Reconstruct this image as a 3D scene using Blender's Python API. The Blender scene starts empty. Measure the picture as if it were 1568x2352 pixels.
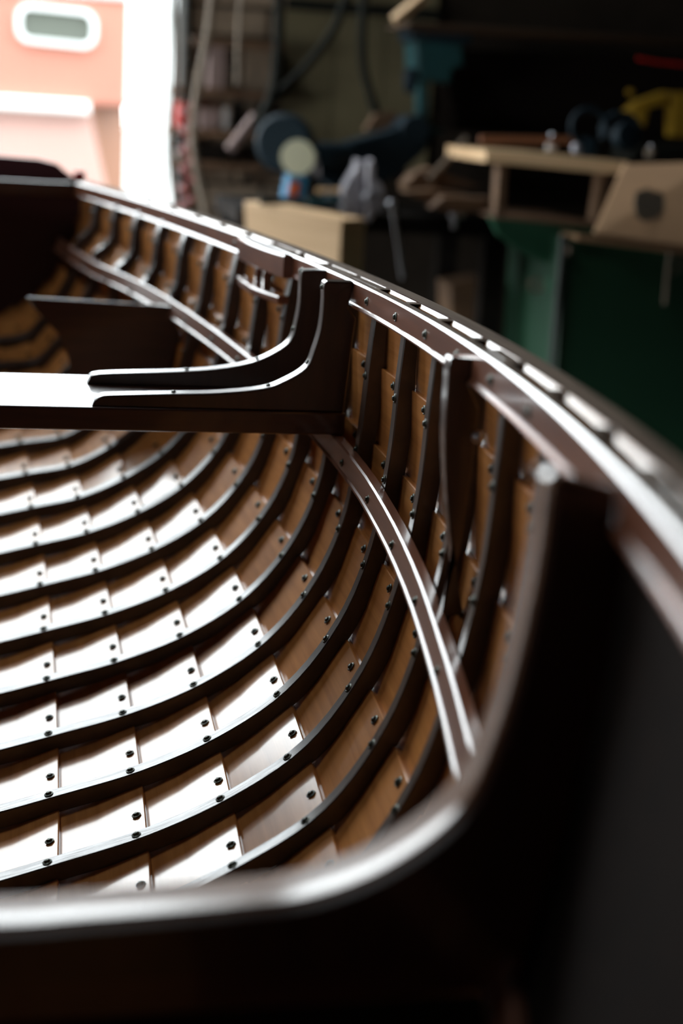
import bpy, bmesh, math, random
import numpy as np
from mathutils import Vector, Matrix
random.seed(7)
SC = bpy.context.scene
COL = SC.collection
CAM_H = 1.45
# ------------------------------------------------------------------ camera
# rows: camera axes (right, down, forward) written against x (starboard), y (forward), z (up)
CM = np.array([[0.98004, -0.18871, 0.06257], [0.00838, -0.27527, -0.96133], [0.19863, 0.94266, -0.26819]])
FPX, CX, CY = 3266.7, 784.0, 1176.0
cam_d = bpy.data.cameras.new('camera')
cam = bpy.data.objects.new('camera', cam_d); COL.objects.link(cam)
cam_d.sensor_fit = 'VERTICAL'; cam_d.sensor_height = 36.0; cam_d.sensor_width = 24.0; cam_d.lens = 50.0
cam_d.clip_start = 0.02; cam_d.clip_end = 200
r_, d_, f_ = [Vector(v) for v in CM]
cam.matrix_world = Matrix(((r_.x, -d_.x, -f_.x, 0), (r_.y, -d_.y, -f_.y, 0), (r_.z, -d_.z, -f_.z, CAM_H), (0, 0, 0, 1)))
cam_d.dof.use_dof = True; cam_d.dof.focus_distance = 1.80; cam_d.dof.aperture_fstop = 2.1
SC.camera = cam
# ------------------------------------------------------------------ sky, sun, exposure
w = bpy.data.worlds.new('overcast_sky'); SC.world = w; w.use_nodes = True
bg = w.node_tree.nodes['Background']; bg.inputs[0].default_value = (0.90, 0.97, 1.0, 1); bg.inputs[1].default_value = 11.0
SC.view_settings.view_transform = 'Standard'; SC.view_settings.look = 'None'
SC.view_settings.exposure = 0.0; SC.view_settings.gamma = 1.0; SC.view_settings.use_curve_mapping = False
SC.cycles.use_denoising = True
SC.cycles.max_bounces = 8; SC.cycles.diffuse_bounces = 4; SC.cycles.glossy_bounces = 4
SC.cycles.sample_clamp_indirect = 6.0
def portal(name, loc, rot, sx, sy):
    l = bpy.data.lights.new(name, 'AREA'); l.shape = 'RECTANGLE'; l.size = sx; l.size_y = sy
    l.cycles.is_portal = True
    o = bpy.data.objects.new(name, l); COL.objects.link(o); o.location = loc; o.rotation_euler = rot
DOOR_X0, DOOR_X1, WALL_Y, DOOR_TOP = -3.2, 0.47, 6.0, 4.7
SIDE_Y0, SIDE_Y1, SIDE_Z0, SIDE_Z1, SIDE_X = .4, 4.6, .2, 1.8, -4.2
portal('doorway_portal', ((DOOR_X0+DOOR_X1)/2, WALL_Y+.02, DOOR_TOP/2), (-math.pi/2, 0, 0), DOOR_X1-DOOR_X0, DOOR_TOP)
portal('side_window_portal', (SIDE_X-.02, (SIDE_Y0+SIDE_Y1)/2, (SIDE_Z0+SIDE_Z1)/2), (0, -math.pi/2, 0), SIDE_Z1-SIDE_Z0, SIDE_Y1-SIDE_Y0)
SKY_X0, SKY_X1, SKY_Y0, SKY_Y1 = -2.5, -1.5, 2.5, 3.6
portal('skylight_portal', ((SKY_X0+SKY_X1)/2, (SKY_Y0+SKY_Y1)/2, 5.22), (0, 0, 0), SKY_X1-SKY_X0, SKY_Y1-SKY_Y0)

# ------------------------------------------------------------------ helpers
def at(px, py, Y):
    """point of the photograph's ray (px, py) on the plane y = Y"""
    d = CM.T @ np.array([(px-CX)/FPX, (py-CY)/FPX, 1.0]); d = d*(Y/d[1])
    return Vector((d[0], Y, d[2]+CAM_H))
def shade(me, ang=0.6):
    me.polygons.foreach_set('use_smooth', [True]*len(me.polygons))
    me.set_sharp_from_angle(angle=ang)
def finish(o, label=None, cat=None, group=None, kind=None):
    if label: o['label'] = label
    if cat: o['category'] = cat
    if group: o['group'] = group
    if kind: o['kind'] = kind
    return o
def link(name, me, mat, parent=None, **kw):
    o = bpy.data.objects.new(name, me); COL.objects.link(o)
    mats = mat if isinstance(mat, (list, tuple)) else [mat]
    if len(me.materials) == 0:
        for m in mats: me.materials.append(m)
    if parent: o.parent = parent; o.matrix_parent_inverse = pinv(parent)
    return finish(o, **kw)
def pinv(p):
    m = Matrix.Identity(4); chain = []
    while p: chain.append(p); p = p.parent
    for q in reversed(chain): m = m @ q.matrix_parent_inverse @ q.matrix_basis
    return m.inverted()
def empty(name, loc, **kw):
    o = bpy.data.objects.new(name, None); COL.objects.link(o); o.location = loc; o.empty_display_size = .05
    return finish(o, **kw)
def raw(verts, faces, ang=0.6, recalc=True):
    me = bpy.data.meshes.new('m'); me.from_pydata([tuple(v) for v in verts], [], faces)
    if recalc:
        bm = bmesh.new(); bm.from_mesh(me); bmesh.ops.recalc_face_normals(bm, faces=bm.faces); bm.to_mesh(me); bm.free()
    shade(me, ang); return me
def sweep(rings, cap=True, closed=True, ang=0.6):
    n = len(rings[0]); V = [p for r in rings for p in r]; F = []
    for i in range(len(rings)-1):
        for j in range(n if closed else n-1):
            a, b = i*n+j, i*n+(j+1) % n
            F.append((a, b, b+n, a+n))
    if cap: F.append(tuple(range(n))[::-1]); F.append(tuple(range((len(rings)-1)*n, len(rings)*n)))
    return raw(V, F, ang)
def bm_mesh(bm, ang=0.6):
    bmesh.ops.recalc_face_normals(bm, faces=bm.faces)
    me = bpy.data.meshes.new('m'); bm.to_mesh(me); bm.free(); shade(me, ang); return me
def box(c, s, bev=0.004, rot=None, seg=2):
    bm = bmesh.new(); bmesh.ops.create_cube(bm, size=1)
    for v in bm.verts: v.co = Vector((v.co.x*s[0], v.co.y*s[1], v.co.z*s[2]))
    if bev: bmesh.ops.bevel(bm, geom=list(bm.edges), offset=min(bev, min(s)*.45), segments=seg, affect='EDGES', profile=.5)
    if rot: bmesh.ops.rotate(bm, verts=bm.verts, cent=(0, 0, 0), matrix=rot)
    bmesh.ops.translate(bm, verts=bm.verts, vec=Vector(c)); return bm_mesh(bm, .36)
def prism(poly, vec, bev=0.0, seg=2):
    """outline (list of 3D points) pushed along vec"""
    vec = Vector(vec); bm = bmesh.new()
    a = [bm.verts.new(p) for p in poly]; b = [bm.verts.new(Vector(p)+vec) for p in poly]
    n = len(poly); bm.faces.new(a[::-1]); bm.faces.new(b)
    for i in range(n): bm.faces.new((a[i], a[(i+1) % n], b[(i+1) % n], b[i]))
    bmesh.ops.recalc_face_normals(bm, faces=bm.faces)
    if bev:
        rim = [e for e in bm.edges if len(e.link_faces) == 2 and any(len(f.verts) == n and n > 4 for f in e.link_faces)] if n > 4 else list(bm.edges)
        bmesh.ops.bevel(bm, geom=rim, offset=bev, segments=seg, affect='EDGES', profile=.5)
    big = [f for f in bm.faces if len(f.verts) > 4]
    bmesh.ops.triangulate(bm, faces=big)
    return bm_mesh(bm, .36)
def tube(pts, r, n=8, cyc=False):
    P = [Vector(p) for p in pts]; rings = []; up = Vector((0.13, 0.2, 1)).normalized()
    for i, p in enumerate(P):
        t = (P[min(i+1, len(P)-1)]-P[max(i-1, 0)]).normalized()
        u = up - t*up.dot(t)
        if u.length < 1e-3: u = Vector((1, 0, 0))-t*t.x
        u.normalize(); v = t.cross(u); up = u; rr = r[i] if isinstance(r, (list, tuple)) else r
        rings.append([p+(u*math.cos(a)+v*math.sin(a))*rr for a in [2*math.pi*k/n for k in range(n)]])
    return sweep(rings, ang=.9)
def lathe(prof, n=16, axis=None, loc=(0, 0, 0), ang=.6):
    """prof: (radius, height) pairs along local z"""
    rot = (Vector(axis).to_track_quat('Z', 'Y').to_matrix() if axis else Matrix.Identity(3)); loc = Vector(loc)
    rings = [[rot @ Vector((r*math.cos(2*math.pi*k/n), r*math.sin(2*math.pi*k/n), h))+loc for k in range(n)] for r, h in prof]
    return sweep(rings, ang=ang)
def catmull(P, m=8):
    P = [Vector(p) for p in P]; out = []
    for i in range(len(P)-1):
        a, b, c, d = P[max(i-1, 0)], P[i], P[i+1], P[min(i+2, len(P)-1)]
        for k in range(m):
            t = k/m
            out.append(.5*((2*b)+(c-a)*t+(2*a-5*b+4*c-d)*t*t+(3*b-a-3*c+d)*t**3))
    out.append(P[-1]); return out

# ------------------------------------------------------------------ materials
def mat(name, col, rough=.5, coat=0, coatr=.1, metal=0, var=None, noise=None, bump=0, spec=.5, rand=0.0, emis=None):
    m = bpy.data.materials.new(name); m.use_nodes = True; nt = m.node_tree; b = nt.nodes['Principled BSDF']
    b.inputs['Base Color'].default_value = (*col, 1); b.inputs['Roughness'].default_value = rough
    b.inputs['Metallic'].default_value = metal; b.inputs['Coat Weight'].default_value = coat; b.inputs['Coat Roughness'].default_value = coatr
    b.inputs['Specular IOR Level'].default_value = spec
    if var is not None:
        tc = nt.nodes.new('ShaderNodeTexCoord'); mp = nt.nodes.new('ShaderNodeMapping'); mp.inputs['Scale'].default_value = noise or (8, 8, 8)
        nz = nt.nodes.new('ShaderNodeTexNoise'); nz.inputs['Scale'].default_value = 1; nz.inputs['Detail'].default_value = 5; nz.inputs['Roughness'].default_value = .6
        cr = nt.nodes.new('ShaderNodeValToRGB'); cr.color_ramp.elements[0].position = .32; cr.color_ramp.elements[1].position = .68
        cr.color_ramp.elements[0].color = (*var, 1); cr.color_ramp.elements[1].color = (*col, 1)
        nt.links.new(tc.outputs['Object'], mp.inputs[0]); nt.links.new(mp.outputs[0], nz.inputs[0]); nt.links.new(nz.outputs[0], cr.inputs[0])
        out = cr.outputs[0]
        if rand:
            oi = nt.nodes.new('ShaderNodeObjectInfo'); hs = nt.nodes.new('ShaderNodeHueSaturation')
            mr = nt.nodes.new('ShaderNodeMapRange'); mr.inputs[3].default_value = 1-rand; mr.inputs[4].default_value = 1+rand
            nt.links.new(oi.outputs['Random'], mr.inputs[0]); nt.links.new(mr.outputs[0], hs.inputs['Value'])
            nt.links.new(out, hs.inputs['Color']); out = hs.outputs[0]
        nt.links.new(out, b.inputs['Base Color'])
        if bump:
            bp = nt.nodes.new('ShaderNodeBump'); bp.inputs['Strength'].default_value = bump; bp.inputs['Distance'].default_value = .002
            nt.links.new(nz.outputs[0], bp.inputs['Height']); nt.links.new(bp.outputs[0], b.inputs['Normal'])
    if emis: b.inputs['Emission Color'].default_value = (*emis[:3], 1); b.inputs['Emission Strength'].default_value = emis[3]
    return m
M = {}
def worn_coat(m, lo, hi, scale):
    nt = m.node_tree; tc = nt.nodes.new('ShaderNodeTexCoord'); mp = nt.nodes.new('ShaderNodeMapping'); mp.inputs['Scale'].default_value = scale
    nz = nt.nodes.new('ShaderNodeTexNoise'); nz.inputs['Scale'].default_value = 1; nz.inputs['Detail'].default_value = 6
    mr = nt.nodes.new('ShaderNodeMapRange'); mr.inputs[1].default_value = .35; mr.inputs[2].default_value = .65; mr.inputs[3].default_value = lo; mr.inputs[4].default_value = hi
    nt.links.new(tc.outputs['Object'], mp.inputs[0]); nt.links.new(mp.outputs[0], nz.inputs[0]); nt.links.new(nz.outputs[0], mr.inputs[0])
    nt.links.new(mr.outputs[0], nt.nodes['Principled BSDF'].inputs['Coat Weight'])
M['plank'] = mat('varnished_larch', (.64, .265, .075), .45, .95, .12, var=(.45, .17, .045), noise=(70, 1.6, 70), bump=.08, rand=.10, spec=.1)
M['rib'] = mat('weathered_oak', (.085, .049, .031), .40, 1, .17, var=(.024, .014, .010), noise=(14, 160, 14), bump=.25, rand=.1)
worn_coat(M['rib'], .28, .85, (22, 420, 22))
M['mahog'] = mat('dark_mahogany', (.075, .025, .012), .35, 1, .10, var=(.045, .014, .007), noise=(5, 60, 60), bump=.04)
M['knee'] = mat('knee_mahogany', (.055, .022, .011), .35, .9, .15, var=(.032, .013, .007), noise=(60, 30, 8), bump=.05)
M['frame'] = mat('brown_frame_mahogany', (.22, .10, .045), .4, 1, .18, var=(.15, .065, .03), noise=(6, 60, 60), spec=.2)
M['rail'] = mat('red_mahogany_rail', (.22, .075, .035), .35, 1, .12, var=(.13, .042, .02), noise=(60, 3, 60), bump=.05)
M['railtop'] = mat('weathered_rail_top', (.17, .115, .075), .8, .0, .3, var=(.10, .062, .04), noise=(70, 6, 70), bump=.15, spec=.12)
M['riser'] = mat('riser_mahogany', (.24, .10, .058), .38, .8, .15, var=(.16, .06, .033), noise=(60, 3, 60), bump=.05)
M['copper'] = mat('tarnished_copper', (.10, .105, .085), .35, metal=.75, var=(.03, .04, .035), noise=(300, 300, 300))
M['steel'] = mat('steel', (.45, .45, .48), .3, metal=.9)
M['concrete'] = mat('concrete', (.045, .040, .035), .85, var=(.025, .022, .02), noise=(3, 3, 3), bump=.3)
M['wallb'] = mat('brown_block', (.40, .29, .20), .85, var=(.22, .16, .11), noise=(6, 6, 6), bump=.4, rand=.25)
M['wallm'] = mat('wall_mortar', (.045, .034, .025), .9, spec=.1, var=(.032, .024, .018), noise=(9, 9, 9))
M['dark'] = mat('dark_boarding', (.018, .014, .011), .9, var=(.010, .008, .007), noise=(3, 3, 30), spec=.08)
M['shade_dark'] = mat('shade_black_brown', (.014, .009, .007), .9, var=(.008, .006, .005), noise=(4, 40, 40), spec=.05)  # near-black for the sheets that stand in for shade
M['olive'] = mat('olive_board', (.27, .22, .12), .85, var=(.20, .165, .09), noise=(2, 2, 6))
M['ground'] = mat('yard_ground', (.22, .21, .20), .9, var=(.15, .15, .14), noise=(2, 2, 2))
M['white'] = mat('white_paint', (.80, .83, .82), .5, var=(.76, .80, .79), noise=(2, 2, 2))
M['salmon'] = mat('salmon_red_paint', (.44, .185, .135), .6, var=(.42, .175, .13), noise=(1, 1, 1), spec=.2)
M['salmon2'] = mat('pale_red_paint', (.5, .31, .27), .6, var=(.48, .30, .26), noise=(1, 1, 1), spec=.2)  # paler red of the lower body
M['brown'] = mat('salmon_side_shade', (.11, .036, .009), .7, spec=.1)  # shade on the vehicle's salmon side, put into the colour
M['glass'] = mat('window_glass', (.12, .13, .11), .15, spec=.5)
M['tan'] = mat('pale_timber', (.78, .52, .29), .6, var=(.66, .42, .22), noise=(3, 3, 40))
M['ply'] = mat('plywood', (.62, .38, .21), .65, var=(.52, .31, .17), noise=(3, 3, 12))
M['stain'] = mat('ink_stain', (.17, .14, .11), .8, var=(.2, .15, .1), noise=(25, 25, 25))
M['timb'] = mat('old_timber', (.22, .12, .06), .7, var=(.12, .065, .035), noise=(4, 4, 30))
M['green'] = mat('green_paint', (.022, .085, .042), .45, var=(.018, .07, .036), noise=(3, 3, 3))
M['green2'] = mat('light_green_paint', (.05, .19, .105), .5, var=(.04, .155, .085), noise=(3, 3, 3))
M['navy'] = mat('navy_casing', (.010, .024, .034), .6, spec=.2, var=(.008, .018, .026), noise=(4, 4, 4))
M['blue'] = mat('blue_enamel', (.03, .20, .36), .4)
M['teal'] = mat('teal_enamel', (.012, .07, .075), .5, var=(.01, .05, .055), noise=(5, 5, 5))
M['cream'] = mat('cream_plastic', (.72, .72, .52), .5)
M['orange'] = mat('orange_label', (.75, .13, .03), .5)
M['red'] = mat('red_plastic', (.62, .02, .012), .5)
M['redcord'] = mat('red_coil_cord', (.30, .07, .06), .55)
M['rope'] = mat('pale_rope', (.34, .27, .20), .8, var=(.26, .2, .15), noise=(60, 60, 60))
M['rope2'] = mat('brown_rope', (.20, .15, .11), .85)
M['cable'] = mat('black_cable', (.018, .019, .015), .85, spec=.15)
M['dimboard'] = mat('dim_board', (.05, .03, .018), .8, spec=.1)
M['strip'] = mat('dull_strip', (.10, .105, .10), .6, spec=.2)
M['yellow'] = mat('yellow_paint', (.42, .24, .02), .5)
M['pink'] = mat('pinkish_card', (.33, .235, .215), .8)
M['whitecup'] = mat('white_ceramic', (.62, .58, .55), .5)
M['copperrod'] = mat('copper_rod', (.26, .10, .045), .5)
M['vise'] = mat('vise_grey', (.46, .44, .47), .4, metal=.2, var=(.26, .25, .28), noise=(20, 20, 20))
M['maroon'] = mat('maroon_varnish', (.055, .008, .012), .5, .2, .3)

# ------------------------------------------------------------------ room shell
def struct(name, me, m, parent=None): return link(name, me, m, parent, kind='structure' if parent is None else None)
RX1, RY0, RZ = 3.6, -2.6, 5.2
struct('floor', box(((SIDE_X+RX1)/2, (RY0+WALL_Y)/2, -.05), (RX1-SIDE_X+.4, WALL_Y-RY0+.5, .1), 0), M['concrete'])
_cb = bmesh.new()
for x0_, x1_, y0_, y1_ in ((SIDE_X-.2, SKY_X0, RY0, WALL_Y+.2), (SKY_X1, RX1+.2, RY0, WALL_Y+.2), (SKY_X0, SKY_X1, RY0, SKY_Y0), (SKY_X0, SKY_X1, SKY_Y1, WALL_Y+.2)):
    for v in bmesh.ops.create_cube(_cb, size=1)['verts']:
        v.co = Vector((v.co.x*(x1_-x0_)+(x0_+x1_)/2, v.co.y*(y1_-y0_)+(y0_+y1_)/2, v.co.z*.1+RZ+.05))
struct('ceiling', bm_mesh(_cb), M['dark'])
struct('wall_back', box(((SIDE_X+RX1)/2, RY0-.05, RZ/2), (RX1-SIDE_X+.4, .1, RZ), 0), M['dark'])
struct('wall_right', box((RX1+.05, (RY0+WALL_Y)/2, RZ/2), (.1, WALL_Y-RY0+.2, RZ), 0), M['dark'])
def wall_with_hole(name, ax, pos, thick, u0, u1, hu0, hu1, hz0, hz1, m):
    bm = bmesh.new()
    def bb(a0, a1, z0, z1):
        if a1-a0 < 1e-4 or z1-z0 < 1e-4: return
        c = ((a0+a1)/2, pos, (z0+z1)/2) if ax == 'y' else (pos, (a0+a1)/2, (z0+z1)/2)
        s = (a1-a0, thick, z1-z0) if ax == 'y' else (thick, a1-a0, z1-z0)
        r = bmesh.ops.create_cube(bm, size=1)
        for v in r['verts']: v.co = Vector((v.co.x*s[0]+c[0], v.co.y*s[1]+c[1], v.co.z*s[2]+c[2]))
    bb(u0, hu0, 0, RZ); bb(hu1, u1, 0, RZ); bb(hu0, hu1, 0, hz0); bb(hu0, hu1, hz1, RZ)
    return struct(name, bm_mesh(bm), m)
wall_far = wall_with_hole('wall_far', 'y', WALL_Y+.1, .2, SIDE_X-.2, RX1+.2, DOOR_X0, DOOR_X1, 0, DOOR_TOP, M['wallm'])
wall_with_hole('wall_left', 'x', SIDE_X-.06, .12, RY0-.1, WALL_Y+.2, SIDE_Y0, SIDE_Y1, SIDE_Z0, SIDE_Z1, M['dark'])
# window bars of the side window
fr = struct('window_1', box((SIDE_X-.06, (SIDE_Y0+SIDE_Y1)/2, (SIDE_Z0+SIDE_Z1)/2), (.05, .05, SIDE_Z1-SIDE_Z0), .004), M['white'])
for z in (SIDE_Z0+.03, SIDE_Z1-.03): link('window_frame', box((SIDE_X-.06, (SIDE_Y0+SIDE_Y1)/2, z), (.06, SIDE_Y1-SIDE_Y0, .05), .004), M['white'], fr)
# blocks of the far wall, seen beside the doorway
def wall_blocks():
    bw, bh, x0, z0 = .235, .115, DOOR_X1+.02, .92
    base = {}
    r = 0; z = z0
    while z < 2.3:
        x = x0 - (bw/2 if r % 2 else 0)
        while x < 1.02:
            a, b = max(x, x0), min(x+bw-.014, 1.03)
            if b-a > .04:
                key = round(b-a, 3)
                if key not in base: base[key] = box((0, 0, 0), (b-a, .03, bh-.014), .006, seg=1)
                o = link('block', base[key], M['wallb'], wall_far)
                o.matrix_parent_inverse = Matrix.Identity(4); o.location = ((a+b)/2, WALL_Y-.012+random.uniform(-.005, .005), z+bh/2)
            x += bw
        z += bh; r += 1
wall_blocks()
# door leaf standing open outwards
leaf = empty('door_1', (DOOR_X1, WALL_Y+.25, 0)); leaf['kind'] = 'structure'
a = Vector((DOOR_X1-.02, WALL_Y+.21, 0)); b = Vector((.362, 7.95, 0)); dv = (b-a); nrm = Vector((-dv.y, dv.x, 0)).normalized()
link('door_panel', prism([a, b, b+Vector((0, 0, 4.0)), a+Vector((0, 0, 4.0))], -nrm*.05, 0), M['white'], leaf)
link('hinge', box((DOOR_X1-.03, WALL_Y+.19, 2.6), (.03, .05, .14), .004), M['steel'], leaf)
g = struct('trim_1', box((DOOR_X1+.005, WALL_Y+.07, DOOR_TOP/2), (.03, .30, DOOR_TOP), .003), M['white'])
# yard outside
struct('yard', box((-2, 22, -.06), (40, 31.6, .1), 0), M['ground'])
struct('yard_side', box((-12, 3, -.06), (15.5, 20, .1), 0), mat('pale_concrete', (.52, .51, .49), .9, var=(.45, .44, .42), noise=(2, 2, 2)))

# ------------------------------------------------------------------ the boat
COEF = {
1:([0.03539, -0.05232, 0.05128, -0.16714, -0.05816, 0.00552],[0.10485, 0.08956, -0.30899, 0.24651, 0.22104, -0.84226]),
2:([-0.08328, -0.0513, 0.17877, -0.21744, -0.09453, 0.10596],[0.20346, 0.08538, -0.36879, 0.23907, 0.20553, -0.81301]),
3:([0.07452, -0.06498, 0.04243, -0.2568, -0.10259, 0.20313],[0.13779, 0.02752, -0.28976, 0.27386, 0.18686, -0.77121]),
4:([0.16295, -0.00449, -0.0297, -0.34735, -0.1206, 0.29017],[-0.0213, 0.05315, -0.11579, 0.22972, 0.15239, -0.71035]),
5:([0.1356, 0.02152, -0.02252, -0.39149, -0.12405, 0.35495],[-0.17779, -0.0305, 0.07355, 0.26004, 0.10071, -0.62614]),
6:([0.19201, 0.11041, -0.08736, -0.46723, -0.12583, 0.39246],[-0.24451, -0.07836, 0.17685, 0.25096, 0.05504, -0.52766]),
7:([0.02881, 0.05523, 0.06182, -0.4074, -0.14558, 0.40399],[-0.04623, -0.00763, 0.00475, 0.12939, 0.04494, -0.41188]),
8:([0.08058, 0.05579, -0.00446, -0.39599, -0.13104, 0.41005],[-0.00837, -0.06801, 0.00058, 0.1365, 0.00544, -0.31517]),
9:([0.02047, 0.0273, 0.01052, -0.37621, -0.10735, 0.43029],[-0.01253, -0.022, 0.01797, 0.05476, -0.02259, -0.22245])}
KX = -0.29; RIBT = .0195; RIBH = .0115; PT = .0075; Y0, Y1 = .20, 3.83
SP = .16; YK = lambda k: (9.7+k)*SP
def node(j, Y):
    """inner face of the ribs on lap j (9 = sheer), in x, z"""
    y = (Y-2)/2
    if j >= 1:
        x, z = float(np.polyval(COEF[j][0], y)), float(np.polyval(COEF[j][1], y))
        if j == 9: x -= RIBH
        return x, z+CAM_H
    x1, z1 = node(1, Y); x2, z2 = node(2, Y); sl = (z2-z1)/(x2-x1)
    zk = z1 - sl*(x1-KX)/1.5; u = (j+2)/3.0
    return KX+(x1-KX)*u, zk+(z1-zk)*u**1.5
JS = list(range(-2, 10))
def section(Y): return [node(j, Y) for j in JS]
def normals(S):
    N = []
    for i in range(len(S)):
        a, b = S[max(i-1, 0)], S[min(i+1, len(S)-1)]
        tx, tz = b[0]-a[0], b[1]-a[1]; l = math.hypot(tx, tz); N.append((tz/l, -tx/l))
    N[0] = (0, -1); N[-1] = (1, 0); return N
SLY = [.8, 1.4, 2.0, 2.8, 3.6]     # laps sit a little below the point where the rib crosses them
SLIDE = {1: [-.0125, -.006, -.0035, -.0005, .001], 2: [-.0105, -.006, -.0025, -.001, -.0015], 3: [-.0075, -.006, -.0035, -.002, -.006], 4: [-.012, -.0095, -.0055, -.0035, -.0075],
         5: [-.0215, -.014, -.009, -.007, -.0075], 6: [-.0245, -.017, -.012, -.0085, -.0045], 7: [-.0235, -.017, -.012, -.007, -.0015], 8: [-.017, -.0115, -.008, -.004, -.002]}
def laps(Y):
    S = section(Y); N = normals(S)
    D = [RIBT]*(len(S)-2)+[.018, RIBH]
    out = []
    for j, s, n, d in zip(JS, S, N, D):
        t = 1.15*float(np.interp(Y, SLY, SLIDE[j])) if j in SLIDE else (-.005 if j in (-1, 0) else 0)
        out.append((s[0]+n[0]*d-n[1]*t, s[1]+n[1]*d+n[0]*t))
    return out, N
def hull_x(Y, z, off=0.0):
    """x of the rib face at height z"""
    S = section(Y); zs = [s[1] for s in S]; xs = [s[0] for s in S]
    return float(np.interp(z, zs, xs))-off
boat = empty('rowing_boat', (KX, 2.0, 0.0), label='varnished clinker-built wooden rowing boat with steamed ribs and copper rivets', cat='boat')
def mir(p, s): return p if s > 0 else Vector((2*KX-p[0], p[1], p[2]))
YS = [Y0+(Y1+.012-Y0)*i/56 for i in range(57)]
LAPS = {Y: laps(Y) for Y in YS}
rivet_me = lathe([(.0003, .0), (.0060, .0), (.0060, .0008), (.0046, .0013), (.0040, .0010), (.0036, .0022), (.0022, .0036), (.0003, .0040)], 12, ang=.5)
rivet_me.materials.append(M['copper'])
strakes = {}
for side in (1, -1):
    for i in range(1, len(JS)):
        rings = []
        for Y in YS:
            P, N = LAPS[Y]; A, B = P[i-1], P[i]; nA, nB = N[i-1], N[i]
            if i > 1:
                ux, uz = B[0]-A[0], B[1]-A[1]; l = math.hypot(ux, uz); ux /= l; uz /= l
                A0 = (A[0]+nA[0]*(PT+.0006)-ux*.018, A[1]+nA[1]*(PT+.0006)-uz*.018)
            else: A0 = A; ux, uz = 1, 0
            m_ = ((A0[0]+B[0])/2+(nA[0]+nB[0])*.0012, (A0[1]+B[1])/2+(nA[1]+nB[1])*.0012)
            c = q = .0012
            if i == len(JS)-1: c, q = .0035, .0042
            pts = [A0, m_, (B[0]-ux*c, B[1]-uz*c), (B[0]+nB[0]*q, B[1]+nB[1]*q), (B[0]+nB[0]*PT, B[1]+nB[1]*PT),
                   (m_[0]+(nA[0]+nB[0])*PT/2, m_[1]+(nA[1]+nB[1])*PT/2), (A0[0]+nA[0]*PT, A0[1]+nA[1]*PT)]
            rings.append([mir(Vector((p[0], Y, p[1])), side) for p in pts])
        strakes[(side, i)] = link('strake', sweep(rings, ang=.35), M['plank'], boat)
# ribs
KS = list(range(-8, 15))
def rib_curve(Y, m=5):
    S = [Vector((x, Y, z)) for x, z in section(Y)]
    half = catmull(S, m)
    full = [mir(p, -1) for p in reversed(half)][:-1]+half
    return full
for k in KS:
    Y = YK(k)
    if Y > Y1-.05 or Y < Y0+.04: continue
    W = .021; full = rib_curve(Y); fa, fb = rib_curve(Y-W/2), rib_curve(Y+W/2); rings = []
    n = len(full)
    for i, p in enumerate(full):
        a, b = full[max(i-1, 0)], full[min(i+1, n-1)]
        t = (b-a).normalized(); nn = Vector((t.z, 0, -t.x))           # outward
        c = .0016
        rt = RIBH+(RIBT-RIBH)*min(1, max(0, min(i, n-1-i)-1)/5)
        prof = [(-W/2+c, 0), (W/2-c, 0), (W/2, c), (W/2, rt+.003), (-W/2, rt+.003), (-W/2, c)]
        rings.append([fa[i].lerp(fb[i], (dy+W/2)/W)+nn*dn for dy, dn in prof])
    rb = link('rib', sweep(rings, ang=.4), M['rib'], boat)
    for side in (1, -1):
        sx, sz = node(9, Y); sx += RIBH
        link('rib_head', box(mir(Vector((sx-.0036, Y, sz-.0025)), side), (.0152, .021, .006), .0006, seg=1), M['railtop'], rb)
# rivets: between the ribs just below each lap, and through each rib
tiny = bmesh.new()
def put_rivet(side, i, Y, on_rib, single):
    S = section(Y); N = normals(S)
    j = i
    s, n = S[j], N[j]; a = S[j-1]; l = math.hypot(s[0]-a[0], s[1]-a[1]); u = ((s[0]-a[0])/l, (s[1]-a[1])/l)
    d = .0115
    if on_rib: d += 1.15*abs(float(np.interp(Y, SLY, SLIDE[JS[j]]))) if JS[j] in SLIDE else .004
    off = -0.0002
    if not on_rib:
        PL, N = laps(Y); s, n, a = PL[j], N[j], PL[j-1]; l = math.hypot(s[0]-a[0], s[1]-a[1]); u = ((s[0]-a[0])/l, (s[1]-a[1])/l)
    if on_rib and j < len(S)-1:
        cv = catmull([Vector((x, 0, z)) for x, z in S[max(j-2,0):j+2]], 8)
        best = min(cv, key=lambda p: abs((Vector((s[0], 0, s[1]))-p).length-d) + (10 if p.z > s[1]+1e-4 else 0)); base = (best.x, best.z)
    else: base = (s[0]-u[0]*d, s[1]-u[1]*d)
    nn = Vector((u[1], 0, -u[0]))
    p = Vector((base[0], Y, base[1]))+nn*off
    p = mir(p, side); ax = Vector((-nn.x*side, 0, -nn.z))
    mw = Matrix.Translation(p) @ ax.to_track_quat('Z', 'Y').to_matrix().to_4x4() @ Matrix.Rotation(random.uniform(0, 6), 4, 'Z')
    if single:
        o = bpy.data.objects.new('rivet', rivet_me); COL.objects.link(o); o.parent = strakes[(side, i)]
        o.matrix_parent_inverse = pinv(strakes[(side, i)]); o.matrix_basis = mw
    else:
        bm2 = bmesh.new(); bm2.from_mesh(rivet_me); bm2.transform(mw); tmp = bpy.data.meshes.new('t'); bm2.to_mesh(tmp); bm2.free()
        tiny.from_mesh(tmp); bpy.data.meshes.remove(tmp)
cnt = 0
for k in range(-4, 14):
    for i in range(1, len(JS)-1):
        for side in (1, -1):
            big = side > 0 and i >= 2 and k >= -3 and (k <= 9 or i >= 9)
            for rib in (True, False):
                Y = YK(k)+(0 if rib else .5*SP)
                if Y > Y1-.04: continue
                put_rivet(side, i, Y, rib, big); cnt += big
link('rivet_rows', bm_mesh(tiny), M['copper'], boat, kind='stuff')

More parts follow.
